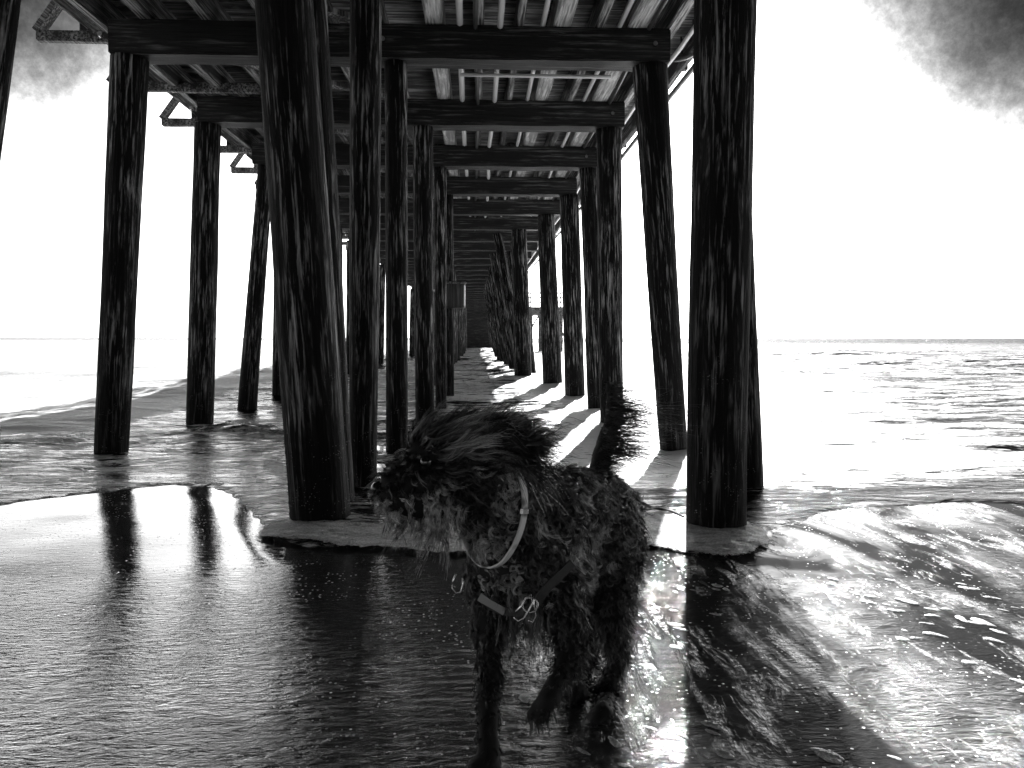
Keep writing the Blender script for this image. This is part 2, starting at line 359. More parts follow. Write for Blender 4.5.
def pile_px(bx, by, tx, ty, Y, wb, wt=None, ztop=ZC, **k):
    """foot at pixel (bx,by) on the ground near Y, passing pixel (tx,ty)"""
    p0 = at(bx, by, Y); p1 = at(tx, ty, Y)
    d = (p1-p0)/(p1.z-p0.z)
    a = p0+d*(-.5-p0.z); bq = p0+d*(ztop-p0.z)
    dist = math.hypot(p0.x, p0.y)
    return pile(a, bq, wb*Y/F/2, (wt or wb)*Y/F/2, seed=len(PILES)+1, **k)
BY = [5.3+2.27*i for i in range(30)]     # bents
# measured near piles
pile_px(320, 513, 284, 0, 4.50, 60, 54, ztop=4.0, label='thick leaning pile with bright flaked edges, in front of the dog tail end row')
pile_px(334, 500, 307, 0, 4.95, 40, 36, ztop=4.0)
pile_px(716, 530, 727, 0, 4.20, 60, 61, ztop=4.0, label='thick upright pile standing in a collar of foam to the right of the dog')
pile_px(747, 487, 727, 0, 5.30, 32, 30)
pile_px(363, 478, 366, 0, 5.55, 27, 31)
pile_px(-62, 500, 4, 0, 5.2, 34, 26)
pile_px(112, 442, 130, 60, BY[1], 30, 34)
pile_px(397, 437, 396, 60, BY[1], 22, 22)
pile_px(674, 445, 650, 75, BY[1], 27, 34)
pile_px(200, 420, 208, 120, BY[2], 26, 24)
pile_px(425, 412, 423, 125, BY[2], 19, 20)
pile_px(612, 420, 609, 130, BY[2], 24, 25)
pile_px(248, 398, 265, 175, BY[3], 19, 15)
pile_px(441, 403, 440, 160, BY[3], 11, 13)
pile_px(597, 404, 588, 165, BY[3], 20, 18)
pile_px(278, 393, 281, 195, BY[4], 11, 12)
pile_px(575, 391, 569, 190, BY[4], 20, 19)
pile_px(449, 390, 447, 190, BY[4], 10, 12)
pile_px(553, 385, 546, 214, BY[5], 20, 17)
pile_px(523, 381, 519, 232, BY[6], 18, 15)
for k, y in enumerate(BY):
    if k >= 5:
        pile((-.82+.06*vnoise(k, 3), y, -.5), (-.82, y, ZC), .12, .11, seed=200+k)
    if k >= 4 and k % 2 == 0 or 4 < k < 9:
        pile((-3.30-.1*vnoise(k, 5), y, -.5), (-3.2, y, ZC), .15, .13, seed=300+k)
    if k >= 7:
        pile((1.55, y, -.5), (1.05, y, ZC), .15, .13, seed=400+k)
for y in (-2.2, -5.5):
    for x in (-3.3, -.82, 1.7): pile((x, y, -.5), (x, y, ZC), .15, .14, seed=int(600+y*10+x*3))
for k in range(6, 18, 2):
    y = BY[k]
    pile((1.0+.25, y+.7, -.5), (.55, y+.7, ZC), .13, .11, name='batter_pile', seed=500+k)
def timber(name, lo, hi, mt, parent=pier, amp=.008, seg=.16, label=None, seed=0, bev=.012):
    """sawn timber: subdivided box, edges softened and worn, between corners lo and hi (world)"""
    lo = Vector(lo); hi = Vector(hi); s = hi-lo; c = (hi+lo)/2
    bm = bmesh.new(); bmesh.ops.create_cube(bm, size=1)
    for v in bm.verts: v.co = Vector((v.co.x*s.x, v.co.y*s.y, v.co.z*s.z))
    ax = max(range(3), key=lambda i: s[i]); n = max(2, int(s[ax]/seg))
    bmesh.ops.bevel(bm, geom=list(bm.edges), offset=min(bev, min(s)*.2), segments=2, affect='EDGES')
    for i in range(1, n):
        co = Vector((0, 0, 0)); co[ax] = -s[ax]/2+s[ax]*i/n; no = Vector((0, 0, 0)); no[ax] = 1
        bmesh.ops.bisect_plane(bm, geom=list(bm.verts)+list(bm.edges)+list(bm.faces), plane_co=co, plane_no=no)
    P = np.array([v.co[:] for v in bm.verts]); sx = seed*3.71
    D = np.stack([fbm(P[:, 0]*3+sx, P[:, 1]*3, P[:, 2]*3+k*9.7, 3) for k in range(3)], 1)*amp
    D[:, ax] *= .3
    for v, q in zip(bm.verts, P+D): v.co = q
    me = bpy.data.meshes.new(name); bm.to_mesh(me); bm.free(); me.materials.append(mt)
    me.polygons.foreach_set('use_smooth', np.zeros(len(me.polygons), bool))
    o = bpy.data.objects.new(name, me); COL.objects.link(o)
    if parent: o.parent = parent; o.location = c-parent.location
    else: o.location = c
    if label: o['label'] = label
    return o
def stick(name, p0, p1, w, h, mt, parent, roll=0):
    """rectangular member between two points"""
    p0 = Vector(p0); p1 = Vector(p1); Ln = (p1-p0).length
    bm = bmesh.new(); bmesh.ops.create_cube(bm, size=1)
    for v in bm.verts: v.co = Vector((v.co.x*w, v.co.y*h, v.co.z*Ln))
    bmesh.ops.bevel(bm, geom=list(bm.edges), offset=min(w, h)*.08, segments=1, affect='EDGES')
    me = bpy.data.meshes.new(name); bm.to_mesh(me); bm.free(); me.materials.append(mt)
    o = bpy.data.objects.new(name, me); COL.objects.link(o)
    base = parent.location if parent else Vector()
    if parent: o.parent = parent
    o.matrix_local = Matrix.Translation((p0+p1)/2-base) @ (p1-p0).to_track_quat('Z', 'Y').to_matrix().to_4x4() @ Matrix.Rotation(roll, 4, 'Z')
    return o
def tube(name, pts, r, mt, parent=None, ns=8, closed=False, flat=None, smooth=True):
    """round tube through points; r number or list"""
    P = [Vector(p) for p in pts]; n = len(P); V = []; Fs = []
    up = Vector((0, 0, 1))
    for i, p in enumerate(P):
        a = P[(i-1) % n] if (closed or i > 0) else p; c = P[(i+1) % n] if (closed or i < n-1) else p
        tdir = (c-a).normalized(); s = tdir.cross(up)
        if s.length < 1e-3: s = Vector((1, 0, 0))
        s.normalize(); q = s.cross(tdir)
        rr = r[i] if hasattr(r, '__len__') else r
        for k in range(ns):
            A = 2*math.pi*k/ns; V.append(p+s*math.cos(A)*rr+q*math.sin(A)*rr)
    m_ = n if closed else n-1
    for i in range(m_):
        for k in range(ns):
            a = i*ns+k; b2 = i*ns+(k+1) % ns; c = ((i+1) % n)*ns+(k+1) % ns; d = ((i+1) % n)*ns+k
            Fs.append([a, b2, c, d])
    if not closed: Fs.append(list(range(ns))[::-1]); Fs.append(list(range((n-1)*ns, n*ns)))
    return mesh_obj(name, [v[:] for v in V], Fs, mt, parent, smooth)
XL, XR = -3.20, 1.80
for k, y in enumerate(BY+[-2.2, -5.5]):
    j = .02*vnoise(k, 9)
    timber('cap_beam', (XL-.05+j, y-.15, ZC), (XR+j, y+.15, ZC+.30), M_CAP, seed=k, amp=.014)
# the front pair's own cap, above the frame
timber('cap_beam', (-1.35, 4.2, 4.0-.47+.0), (1.6, 4.5, 4.0-.17), M_CAP, seed=77, amp=.014)
# stringers
YE = BY[-1]+1; YS = -8.0
sx_ = [-3.38, -2.92, -2.38, -1.86, -1.36, -.88, -.36, .05, .42, .80, 1.15, 1.50, 1.83, 2.20]
wd = [.09, .12, .10, .10, .09, .11, .09, .08, .07, .09, .08, .10, .10, .07]
for i, (x, ww) in enumerate(zip(sx_, wd)):
    pale = i in (6, 9, 11)
    timber('stringer', (x-ww/2*(1.8 if pale else 1), YS, ZC+.302), (x+ww/2*(1.8 if pale else 1), YE, ZC+.302+.26), M_STRL if pale else M_STR, seed=30+i, seg=.45, amp=.012)
# deck of transverse planks with gaps: one mesh
V = []; Fs = []; y = YS; k = 0
while y < YE:
    x0, x1 = -3.62+.03*random.random(), 2.36-.03*random.random(); z0 = ZC+.566+.004*random.random(); wq = .142
    a = len(V); V += [(x0, y, z0), (x1, y, z0), (x1, y+wq, z0), (x0, y+wq, z0), (x0, y, z0+.05), (x1, y, z0+.05), (x1, y+wq, z0+.05), (x0, y+wq, z0+.05)]
    Fs += [[a, a+3, a+2, a+1], [a+4, a+5, a+6, a+7], [a, a+1, a+5, a+4], [a+1, a+2, a+6, a+5], [a+2, a+3, a+7, a+6], [a+3, a, a+4, a+7]]
    y += .148; k += 1
mesh_obj('deck', V, Fs, M_PLK, pier, smooth=False)
# cross blocking between stringers near the caps
for k, y in enumerate(BY[:14]):
    for i in (1, 3, 5, 8, 11):
        xa, xb = sx_[i]+.07, sx_[i+1]-.07
        if xb-xa > .1: timber('blocking', (xa, y+.62+.05*i % .3, ZC+.33), (xb, y+.70+.05*i % .3, ZC+.55), M_STRL if (i+k) % 3 == 0 else M_STR, seed=i+k*9)
# diagonal deck braces (seen from below on the left)
for k in range(0, 8):
    y = BY[k]
    stick('deck_brace', (-3.25, y+.18, ZC+.29), (-1.0, y+2.08, ZC+.29), .11, .05, M_STR, pier)
# outriggers, rail posts, braces, rails
for k in range(16):
    y = 7.9+1.50*k
    timber('outrigger', (-4.10, y-.045, ZC+.29-.10+.31-.25), (-2.4 if k % 2 else -3.0, y+.045, ZC+.29+.06), M_STR, seed=60+k)
    stick('rail_post', (-3.70, y+.10, ZC+.30), (-3.70, y+.10, ZC+1.70), .09, .09, M_STR, pier)
    stick('rail_brace', (-4.10, y, ZC+.34), (-3.72, y, ZC+.86), .14, .05, M_STR, pier)
for z in (1.15, 1.45, 1.70):
    timber('rail', (-3.78, YS, ZC+z), (-3.75+.04, YE, ZC+z+.09), M_STR, seed=int(z*10), seg=.8)
    timber('rail', (2.40, YS, ZC+z), (2.44, YE, ZC+z+.09), M_STR, seed=int(z*11), seg=.8)
for k in range(14):
    y = BY[0]+BY[1]-BY[0]+1.9*k-3.8
    stick('rail_post', (2.47, y, ZC+.60), (2.47, y, ZC+1.74), .05, .09, M_STR, pier)
timber('edge_board', (2.362, YS, ZC+.56), (2.40, YE, ZC+.66), M_STR, seed=5, seg=.6)
timber('edge_board', (-3.68, YS, ZC+.40), (-3.642, YE, ZC+.62), M_STR, seed=6, seg=.6)
# service pipes slung under the deck
for x, z, r_, mm_ in ((-.12, .24, .030, M_PIPE), (.02, .20, .022, M_PIPED), (.24, .22, .028, M_PIPE), (.62, .24, .024, M_PIPE), (1.32, .24, .024, M_PIPE), (1.62, .22, .020, M_PIPED), (2.02, .26, .024, M_PIPE), (2.30, .22, .030, M_PIPED)):
    pts = [(x+.03*vnoise(q*.4, x*9), q, ZC+.30+z-.30+.10*0+.02*float(vnoise(q*.5, x*5+3))) for q in np.arange(-6, YE, 1.0)]
    pts = [(p[0], p[1], float(p[2])+.07) for p in pts]
    tube('pipe', [tuple(map(float, p)) for p in pts], r_, mm_, pier, 8)
tube('pipe', [(float(q), BY[1]+1.05, ZC+.24) for q in np.linspace(-.15, 1.45, 6)], .02, M_PIPE, pier)
tube('pipe', [(float(q), BY[2]+.95, ZC+.24) for q in np.linspace(-.35, 1.25, 6)], .02, M_PIPE, pier)
# loose cable hanging at the right edge
tube('cable', [(2.10+.22*math.sin(math.pi*s)*.2, 6.4+2.2*s, ZC+.42-.22*math.sin(math.pi*s)) for s in np.linspace(0, 1, 14)], .022, M_PIPED, pier)
for k in range(5):
    tube('hanger', [(2.12, 6.5+.45*k, ZC+.55), (2.13, 6.5+.45*k, ZC+.40), (2.15, 6.5+.45*k, ZC+.34)], .010, M_PIPED, pier)
# bolts through the near caps
for y in BY[:4]:
    for x in (-3.3, -.82, 1.65):
        bm = bmesh.new(); bmesh.ops.create_cone(bm, cap_ends=True, segments=10, radius1=.026, radius2=.022, depth=.03)
        bmesh.ops.rotate(bm, verts=bm.verts, matrix=Matrix.Rotation(R(90), 3, 'X'))
        me = bpy.data.meshes.new('bolt'); bm.to_mesh(me); bm.free(); me.materials.append(M_STEEL)
        o = bpy.data.objects.new('bolt', me); COL.objects.link(o); o.parent = pier; o.location = Vector((x, y-.175, ZC+.15))-pier.location
# ------------------------------------------------------------------ dog
def cap_verts(p0, p1, r0, r1, n=16, m=8):
    """closed tapered capsule as verts/faces"""
    p0 = Vector(p0); p1 = Vector(p1); d = p1-p0; Ln = max(d.length, 1e-4); q = d.to_track_quat('Z', 'Y')
    rings = []
    for i in range(m+1):
        a = -math.pi/2+math.pi/2*i/m; rings.append((r0*math.sin(a), r0*math.cos(a)))
    for i in range(m+1):
        a = math.pi/2*i/m; rings.append((Ln+r1*math.sin(a), r1*math.cos(a)))
    V = []; Fs = []
    for z, r in rings:
        for k in range(n):
            A = 2*math.pi*k/n; V.append(tuple(p0+q @ Vector((max(r, 1e-4)*math.cos(A), max(r, 1e-4)*math.sin(A), z))))
    for i in range(len(rings)-1):
        for k in range(n): Fs.append([i*n+k, i*n+(k+1) % n, (i+1)*n+(k+1) % n, (i+1)*n+k])
    Fs.append(list(range(n))[::-1]); Fs.append(list(range((len(rings)-1)*n, len(rings)*n)))
    return V, Fs
fl_foot = ground(489, 762, .02); hl_foot = ground(604, 714, .02); hr_foot = ground(578, 692, .02)
J = {
 'skull': at(458, 462, 1.80), 'brow': at(434, 462, 1.76), 'muzzle': at(398, 490, 1.71), 'jaw': at(432, 506, 1.75), 'cheek': at(468, 497, 1.80),
 'neck': at(500, 510, 1.88), 'withers': at(540, 515, 2.00), 'chest': at(520, 552, 1.94), 'brisket': at(522, 585, 1.95),
 'back': at(575, 508, 2.16), 'belly': at(566, 568, 2.12), 'rump': at(604, 512, 2.33), 'croup': at(598, 500, 2.36),
 'sh_r': at(488, 575, 1.96), 'el_r': at(489, 632, 1.97), 'wr_r': at(489, 700, 1.90),
 'sh_l': at(556, 585, 1.88), 'el_l': at(575, 640, 1.92), 'wr_l': at(561, 676, 1.84), 'pw_l': at(548, 702, 1.80),
 'hip_l': at(614, 540, 2.27), 'kn_l': at(610, 602, 2.12), 'hk_l': at(618, 655, 2.26), 'mt_l': at(606, 698, 2.19),
 'hip_r': at(590, 550, 2.40), 'kn_r': at(585, 604, 2.26), 'hk_r': at(590, 650, 2.42), 'mt_r': at(583, 680, 2.36),
 't0': at(597, 478, 2.42), 't1': at(604, 448, 2.46), 't2': at(612, 415, 2.47), 't3': at(608, 384, 2.46),
}
J['fr'] = Vector(fl_foot); J['fl'] = Vector(hl_foot); J['hr'] = Vector(hr_foot)
toe = Vector((-.045, -.022, 0))
# (from, to, r0, r1, region)
BONES = [
 ('skull', 'brow', .088, .066, 'head'), ('brow', 'muzzle', .064, .046, 'muzzle'), ('skull', 'jaw', .07, .045, 'cheek'), ('jaw', 'muzzle', .048, .038, 'beard'),
 ('skull', 'neck', .075, .082, 'neck'), ('neck', 'chest', .085, .10, 'chest'), ('neck', 'withers', .085, .10, 'body'), ('withers', 'chest', .105, .115, 'body'),
 ('chest', 'brisket', .112, .075, 'chest'), ('withers', 'back', .105, .10, 'body'), ('chest', 'belly', .098, .066, 'body'), ('back', 'belly', .09, .066, 'body'),
 ('back', 'rump', .10, .10, 'body'), ('belly', 'hip_l', .075, .08, 'body'),
 ('sh_r', 'el_r', .052, .036, 'leg'), ('el_r', 'wr_r', .034, .024, 'leg'), ('wr_r', 'fr', .024, .026, 'foot'),
 ('chest', 'sh_l', .08, .056, 'chest'), ('sh_l', 'el_l', .054, .036, 'leg'), ('el_l', 'wr_l', .034, .025, 'leg'), ('wr_l', 'pw_l', .025, .026, 'paw'),
 ('rump', 'hip_l', .10, .085, 'thigh'), ('hip_l', 'kn_l', .082, .052, 'thigh'), ('kn_l', 'hk_l', .046, .028, 'leg'), ('hk_l', 'mt_l', .026, .024, 'leg'), ('mt_l', 'fl', .024, .028, 'foot'),
 ('rump', 'hip_r', .09, .08, 'thigh'), ('hip_r', 'kn_r', .078, .05, 'thigh'), ('kn_r', 'hk_r', .044, .028, 'leg'), ('hk_r', 'mt_r', .026, .024, 'leg'), ('mt_r', 'hr', .024, .028, 'foot'),
 ('rump', 't0', .06, .034, 'tail'), ('t0', 't1', .032, .029, 'tail'), ('t1', 't2', .029, .023, 'tail'), ('t2', 't3', .023, .012, 'tail'),
]
base = Vector((J['chest'].x+.06, 2.05, 0))
dog = empty('dog', base, 'shaggy black curly haired dog in a harness standing on wet sand, one forepaw lifted', 'dog')
V = []; Fs = []
SEG = []
for a, bb, r0, r1, reg in BONES:
    v, f = cap_verts(J[a], J[bb], r0, r1); o_ = len(V); V += v; Fs += [[i+o_ for i in q] for q in f]
    SEG.append((J[a], J[bb], r0, r1, reg))
for ft in ('fr', 'fl', 'hr'):       # feet with toes
    for s in (-1, -.35, .35, 1):
        side = Vector((toe.y, -toe.x, 0)).normalized()*s*.018
        v, f = cap_verts(J[ft]+side*.8, J[ft]+toe*(.95-.15*abs(s))+side-Vector((0, 0, .006)), .018, .012, 10, 5); o_ = len(V); V += v; Fs += [[i+o_ for i in q] for q in f]
for s in (-1, -.35, .35, 1):        # lifted paw, toes hanging
    side = Vector((.7, -.5, 0)).normalized()*s*.016
    v, f = cap_verts(J['pw_l']+side*.8, J['pw_l']+Vector((-.03, -.01, -.032))+side, .017, .011, 10, 5); o_ = len(V); V += v; Fs += [[i+o_ for i in q] for q in f]
m_skin, t, b = mat('dog_coat', .012, .7, .25)
b.inputs['Base Color'].default_value = (.012, .012, .012, 1)
tmp = mesh_obj('dog_blank', [tuple(v) for v in V], Fs, m_skin)
md = tmp.modifiers.new('r', 'REMESH'); md.mode = 'VOXEL'; md.voxel_size = .0085; md.use_smooth_shade = True
md = tmp.modifiers.new('s', 'SMOOTH'); md.factor = .6; md.iterations = 7
dg = bpy.context.evaluated_depsgraph_get(); ev = tmp.evaluated_get(dg); me = bpy.data.meshes.new_from_object(ev)
bpy.data.objects.remove(tmp)
nv = len(me.vertices); P = np.empty(nv*3, np.float32); me.vertices.foreach_get('co', P); P = P.reshape(-1, 3)
Nn = np.empty(nv*3, np.float32); me.vertices.foreach_get('normal', Nn); Nn = Nn.reshape(-1, 3)
P = P+Nn*(.010*fbm(P[:, 0]*22, P[:, 1]*22, P[:, 2]*22, 3))[:, None]     # matted curls
me.vertices.foreach_set('co', (P-np.array(base)).astype(np.float32).ravel()); me.update()
me.name = 'body'; me.materials.clear(); me.materials.append(m_skin)
body = bpy.data.objects.new('body', me); COL.objects.link(body); body.parent = dog
me.calc_loop_triangles(); nt_ = len(me.loop_triangles); TI = np.empty(nt_*3, np.int32); me.loop_triangles.foreach_get('vertices', TI); TI = TI.reshape(-1, 3)
bvh = BVHTree.FromPolygons([Vector(p) for p in P.tolist()], TI.tolist())
# ---- straps: loops shrink-wrapped on the body
def wrap_loop(c, u, v, off, n=72, a0=0, a1=2*math.pi, R0=.45):
    c = Vector(c); out = []
    for i in range(n):
        a = a0+(a1-a0)*i/(n if a1-a0 > 6.28 else n-1); d = u*math.cos(a)+v*math.sin(a)
        hit = bvh.ray_cast(c+d*R0, -d, R0)
        r = (hit[0]-c).length if hit[0] is not None else .1
        out.append((a, min(r, .2)))
    rs = np.array([r for _, r in out]); k = np.ones(9)/9
    rs2 = np.convolve(np.concatenate([rs[-4:], rs, rs[:4]]), k, 'valid')
    rs2 = np.maximum(rs2, rs*.96)
    return [c+(u*math.cos(a)+v*math.sin(a))*(r+off) for (a, _), r in zip(out, rs2)]
def strap(name, pts, nrm, width, thick, mt, parent, closed=True):
    """flat webbing along pts; nrm(p) gives outward direction"""
    n = len(pts); V = []; Fs = []
    for i, p in enumerate(pts):
        a = pts[(i-1) % n] if closed or i > 0 else p; c = pts[(i+1) % n] if closed or i < n-1 else p
        td = (c-a).normalized(); o_ = nrm(p).normalized(); s = td.cross(o_).normalized(); o_ = s.cross(td)
        wv = width*(1+.06*vnoise(i*.5, 3))
        for su, sv in ((-1, -1), (-.8, 1), (.8, 1), (1, -1)): V.append(tuple(p+s*su*wv/2+o_*sv*thick/2))
    m_ = n if closed else n-1
    for i in range(m_):
        j = (i+1) % n
        for k in range(4): Fs.append([i*4+k, i*4+(k+1) % 4, j*4+(k+1) % 4, j*4+k])
    if not closed: Fs.append([0, 1, 2, 3][::-1]); Fs.append([4*n-4, 4*n-3, 4*n-2, 4*n-1])
    o = mesh_obj(name, V, Fs, mt, None, False); o.parent = parent
    par = parent; off = Vector()
    while par: off += par.location; par = par.parent
    o.location = -off; return o
m_col, t, b = mat('collar_webbing', .55, .55, .4)
vv = t.nodes.new('ShaderNodeTexVoronoi'); vv.inputs['Scale'].default_value = 26; t.links.new(mapn(t, (1, 1, 1)), vv.inputs['Vector'])
t.links.new(ramp(t, vv.outputs['Distance'], [(.20, .18), (.42, .75)]), b.inputs['Base Color'])
m_har, t, b = mat('harness_webbing', .05, .6, .4)
bump(t, b, noise(t, mapn(t, (200, 200, 200)), 1), .5, .003)
m_har2, t, b = mat('harness_rope', .30, .7, .3)
t.links.new(ramp(t, noise(t, mapn(t, (60, 60, 60)), 1, 4), [(.4, .06), (.6, .42)]), b.inputs['Base Color'])
cc = at(489, 506, 1.875); cu = Vector((.10, .10, .99)).normalized(); cv = Vector((.62, -.78, -.05)).normalized()
cv = (cv-cu*cv.dot(cu)).normalized()
cpts = wrap_loop(cc, cu, cv, .030)
collar = strap('collar', cpts, lambda p: p-cc, .017, .004, m_col, dog)
bx_ = cpts[int(72*.20)]
strap('buckle', cpts[17:19], lambda p: p-cc, .021, .007, M_STEEL, collar, False)
hc = (J['withers']+J['belly'])/2; hu = Vector((0, 0, 1)); hv = Vector((.93, -.36, .0)).normalized()
gp = wrap_loop(hc+Vector((.01, 0, 0)), hu, hv, .003)
har = strap('harness', gp, lambda p: p-hc, .026, .005, m_har, dog)
def onbody(px, py, off):
    o_ = Vector((0, 0, CAMZ)); d = (at(px, py, 2)-o_).normalized(); h = bvh.ray_cast(o_, d, 6)
    if h[0] is None: h = bvh.find_nearest(at(px, py, 2.0))
    return h[0]+h[1]*off, h[1]
def bodyline(pix, off): return [onbody(*q, off)[0] for q in pix]
def smoothline(pts, k=4):
    out = []
    for i in range(len(pts)-1):
        for s in range(k):
            q = s/k; p0 = pts[max(i-1, 0)]; p1 = pts[i]; p2 = pts[i+1]; p3 = pts[min(i+2, len(pts)-1)]
            out.append(.5*((2*p1)+(p2-p0)*q+(2*p0-5*p1+4*p2-p3)*q*q+(-p0+3*p1-3*p2+p3)*q**3))
    out.append(pts[-1]); return out
def lf(pts): 
    c = sum(pts, Vector())/len(pts); return lambda p: Vector((0, -1, .1))
l2 = smoothline(bodyline([(490, 590), (505, 598), (520, 602), (538, 597), (552, 586), (566, 572)], .034)); strap('front_strap', l2, lf(l2), .022, .006, m_har, har, False)
l3 = smoothline(bodyline([(488, 586), (497, 592), (508, 600)], .034)); strap('adjuster', l3, lf(l3), .022, .008, mat('adjuster_plastic', .3, .45)[0], har, False)
def wire(name, pts, r, par, mt=M_STEEL, closed=False):
    o = tube(name, pts, r, mt, None, 8, closed); o.parent = par; off = Vector(); q = par
    while q: off += q.location; q = q.parent
    o.location = -off; return o
def px3(pix, off): return smoothline([onbody(*q, off)[0] for q in pix], 4)
wire('hook', [at(x, y, 1.80) for x, y in ((456, 574), (453, 581), (452, 588), (456, 593), (461, 592), (463, 585), (463, 578))], .0022, har)
c0 = at(530, 605, 1.74)
wire('ring', [c0+Vector((math.cos(a)*.017, .25*math.sin(a)*.017, math.sin(a)*.015)) for a in np.linspace(0, 2*math.pi, 20, endpoint=False)], .0024, har, closed=True)
wire('clip', [at(x, y, 1.735) for x, y in ((516, 612), (522, 606), (526, 598), (531, 594), (534, 600), (530, 609), (524, 618), (518, 621), (514, 617))], .0026, har)
wire('clip', [at(x, y, 1.73) for x, y in ((532, 596), (534, 606), (536, 616), (533, 622), (528, 620))], .0026, har)
# ---- fur: curly locks rooted on the body
ta = P[TI]; ar = np.linalg.norm(np.cross(ta[:, 1]-ta[:, 0], ta[:, 2]-ta[:, 0]), axis=1); pr = ar/ar.sum()
NL = 9000
ti = rng.choice(nt_, NL, p=pr); bc = rng.dirichlet((1, 1, 1), NL)
Lr = (ta[ti]*bc[..., None]).sum(1); Ln_ = (Nn[TI[ti]]*bc[..., None]).sum(1); Ln_ /= np.linalg.norm(Ln_, axis=1)[:, None]
# region of each lock: nearest bone surface
best = np.full(NL, 9e9); reg = np.zeros(NL, int)
for k, (a, b_, r0, r1, rg) in enumerate(SEG):
    a = np.array(a); b_ = np.array(b_); ab = b_-a; tt = np.clip(((Lr-a)@ab)/max(ab@ab, 1e-9), 0, 1)
    dd = np.linalg.norm(Lr-(a+tt[:, None]*ab), axis=1)-(r0+(r1-r0)*tt)
    s = dd < best; best[s] = dd[s]; reg[s] = k
rname = np.array([s[4] for s in SEG])[reg]
PRM = {  # length, normal lift, comb direction, curl radius
 'head': (.060, .75, (.55, .15, .05), .006), 'muzzle': (.045, .7, (.1, 0, -.35), .005), 'cheek': (.050, .6, (.15, -.1, -.5), .009), 'beard': (.062, .55, (-.1, -.05, -.7), .005),
 'neck': (.042, .7, (.3, .1, -.3), .009), 'chest': (.044, .8, (0, 0, -.45), .010), 'body': (.040, .8, (.15, .15, -.3), .011), 'leg': (.028, .75, (.05, .05, -.75), .005),
 'foot': (.020, .5, (-.1, -.1, -.7), .003), 'paw': (.022, .45, (.0, .0, -.8), .003), 'thigh': (.030, .75, (.15, .1, -.5), .009), 'tail': (.085, .40, (1.0, 0, -.12), .005)}
tl_ = rname == 'tail'
Lh = np.zeros(NL); Lift = np.zeros(NL); Cmb = np.zeros((NL, 3)); Crl = np.zeros(NL)
for k, (a, b_, c, d) in PRM.items():
    s = rname == k; Lh[s] = a; Lift[s] = b_; Cmb[s] = c; Crl[s] = d
Lh *= rng.uniform(.6, 1.25, NL)
clus = fbm(Lr[:, 0]*25, Lr[:, 1]*25, Lr[:, 2]*25, 2); Lh *= 1+.5*clus
# tail: longer to the lee side, short to windward and at the tip root
s = rname == 'tail'; Lh[s] *= np.clip(.45+.65*Ln_[s, 0]+.25, .15, 1.3); zt = (Lr[s, 2]-J['t0'].z)/(J['t3'].z-J['t0'].z); Lh[s] *= np.clip(.45+.75*np.sin(np.clip(zt, 0, 1)*2.6), .3, 1.2)
# back-swept crown and ear tufts blown to the right
s = (rname == 'head') & (Ln_[:, 2] > .2); Lh[s] *= 1.15; Cmb[s] += (.25, .1, 0)
# belly fringe
s = (rname != 'head') & (rname != 'tail') & (rname != 'leg') & (Ln_[:, 2] < -.5) & (Lr[:, 2] < .5); Lh[s] *= 1.2; Cmb[s] += (0, 0, -.6); Crl[s] *= .5
# lie flat under the straps
for pts in (cpts, l2, l3):
    q = np.array([p[:] for p in pts]); dmin = np.full(NL, 9.)
    for p in q: dmin = np.minimum(dmin, np.linalg.norm(Lr-p, axis=1))
    k_ = np.clip((dmin-.022)/.02, .35, 1); Lh *= k_; Lift *= np.clip(k_+.3, 0, 1)
# forelegs: the lifted one and hind feathering hang straighter
NS, NP = 12, 8
Mx = NL*NS; idx = np.repeat(np.arange(NL), NS)
r_ = Lr[idx]; n_ = Ln_[idx]; Lb = Lh[idx]*rng.uniform(.75, 1.1, Mx)
e1 = np.cross(n_, [0.31, .2, .93]); e1 /= np.linalg.norm(e1, axis=1)[:, None]; e2 = np.cross(n_, e1)
rad = np.where(rname[idx] == 'tail', .018, .0065)*np.sqrt(rng.random(Mx)); ang = rng.random(Mx)*2*np.pi
off = e1*(rad*np.cos(ang))[:, None]+e2*(rad*np.sin(ang))[:, None]
dirn = n_*Lift[idx][:, None]
jit = rng.normal(0, .20, (NL, 3))[idx]*np.where(tl_[idx], .5, 1)[:, None]+rng.normal(0, 1, (Mx, 3))*np.where(tl_[idx], .16, .05)[:, None]
cmb = Cmb[idx]+jit; cmb -= n_*np.minimum((cmb*n_).sum(1), 0)[:, None]*.85
ph = rng.random(NL)[idx]*6.28+rng.normal(0, .3, Mx); om = rng.uniform(4.5, 9, NL)[idx]; cr_ = Crl[idx]
T_ = np.linspace(0, 1, NP); pts = np.zeros((Mx, NP, 3))
for k, tt in enumerate(T_):
    main = dirn*(tt*(1-.35*tt))+cmb*(.35*tt+.75*tt*tt)
    cur = (e1*np.cos(ph+om*tt)[:, None]+e2*np.sin(ph+om*tt)[:, None])*(cr_*min(1, tt*1.6)*(1.0))[:, None]
    pts[:, k] = r_-n_*.004+off*(1-.86*tt)+main*Lb[:, None]+cur
pts[:, :, 2] = np.maximum(pts[:, :, 2], .004)
view = np.array([0, 0, CAMZ])
tan = np.gradient(pts, axis=1); rnd = rng.normal(0, 1, (Mx, 1, 3)); sid = np.cross(tan, rnd); sid /= np.linalg.norm(sid, axis=2)[..., None]+1e-9
wid = (.0009*(1-T_*.8))[None, :, None]
A = pts-sid*wid; B = pts+sid*wid
Vf = np.stack([A, B], 2).reshape(-1, 3)-np.array(base)
st = (np.arange(Mx)*NP*2)[:, None]+np.arange(NP-1)[None]*2
Qf = np.stack([st, st+1, st+3, st+2], -1).reshape(-1, 4)
m_fur, t, b = mat('dog_fur', .014, .34, .7)
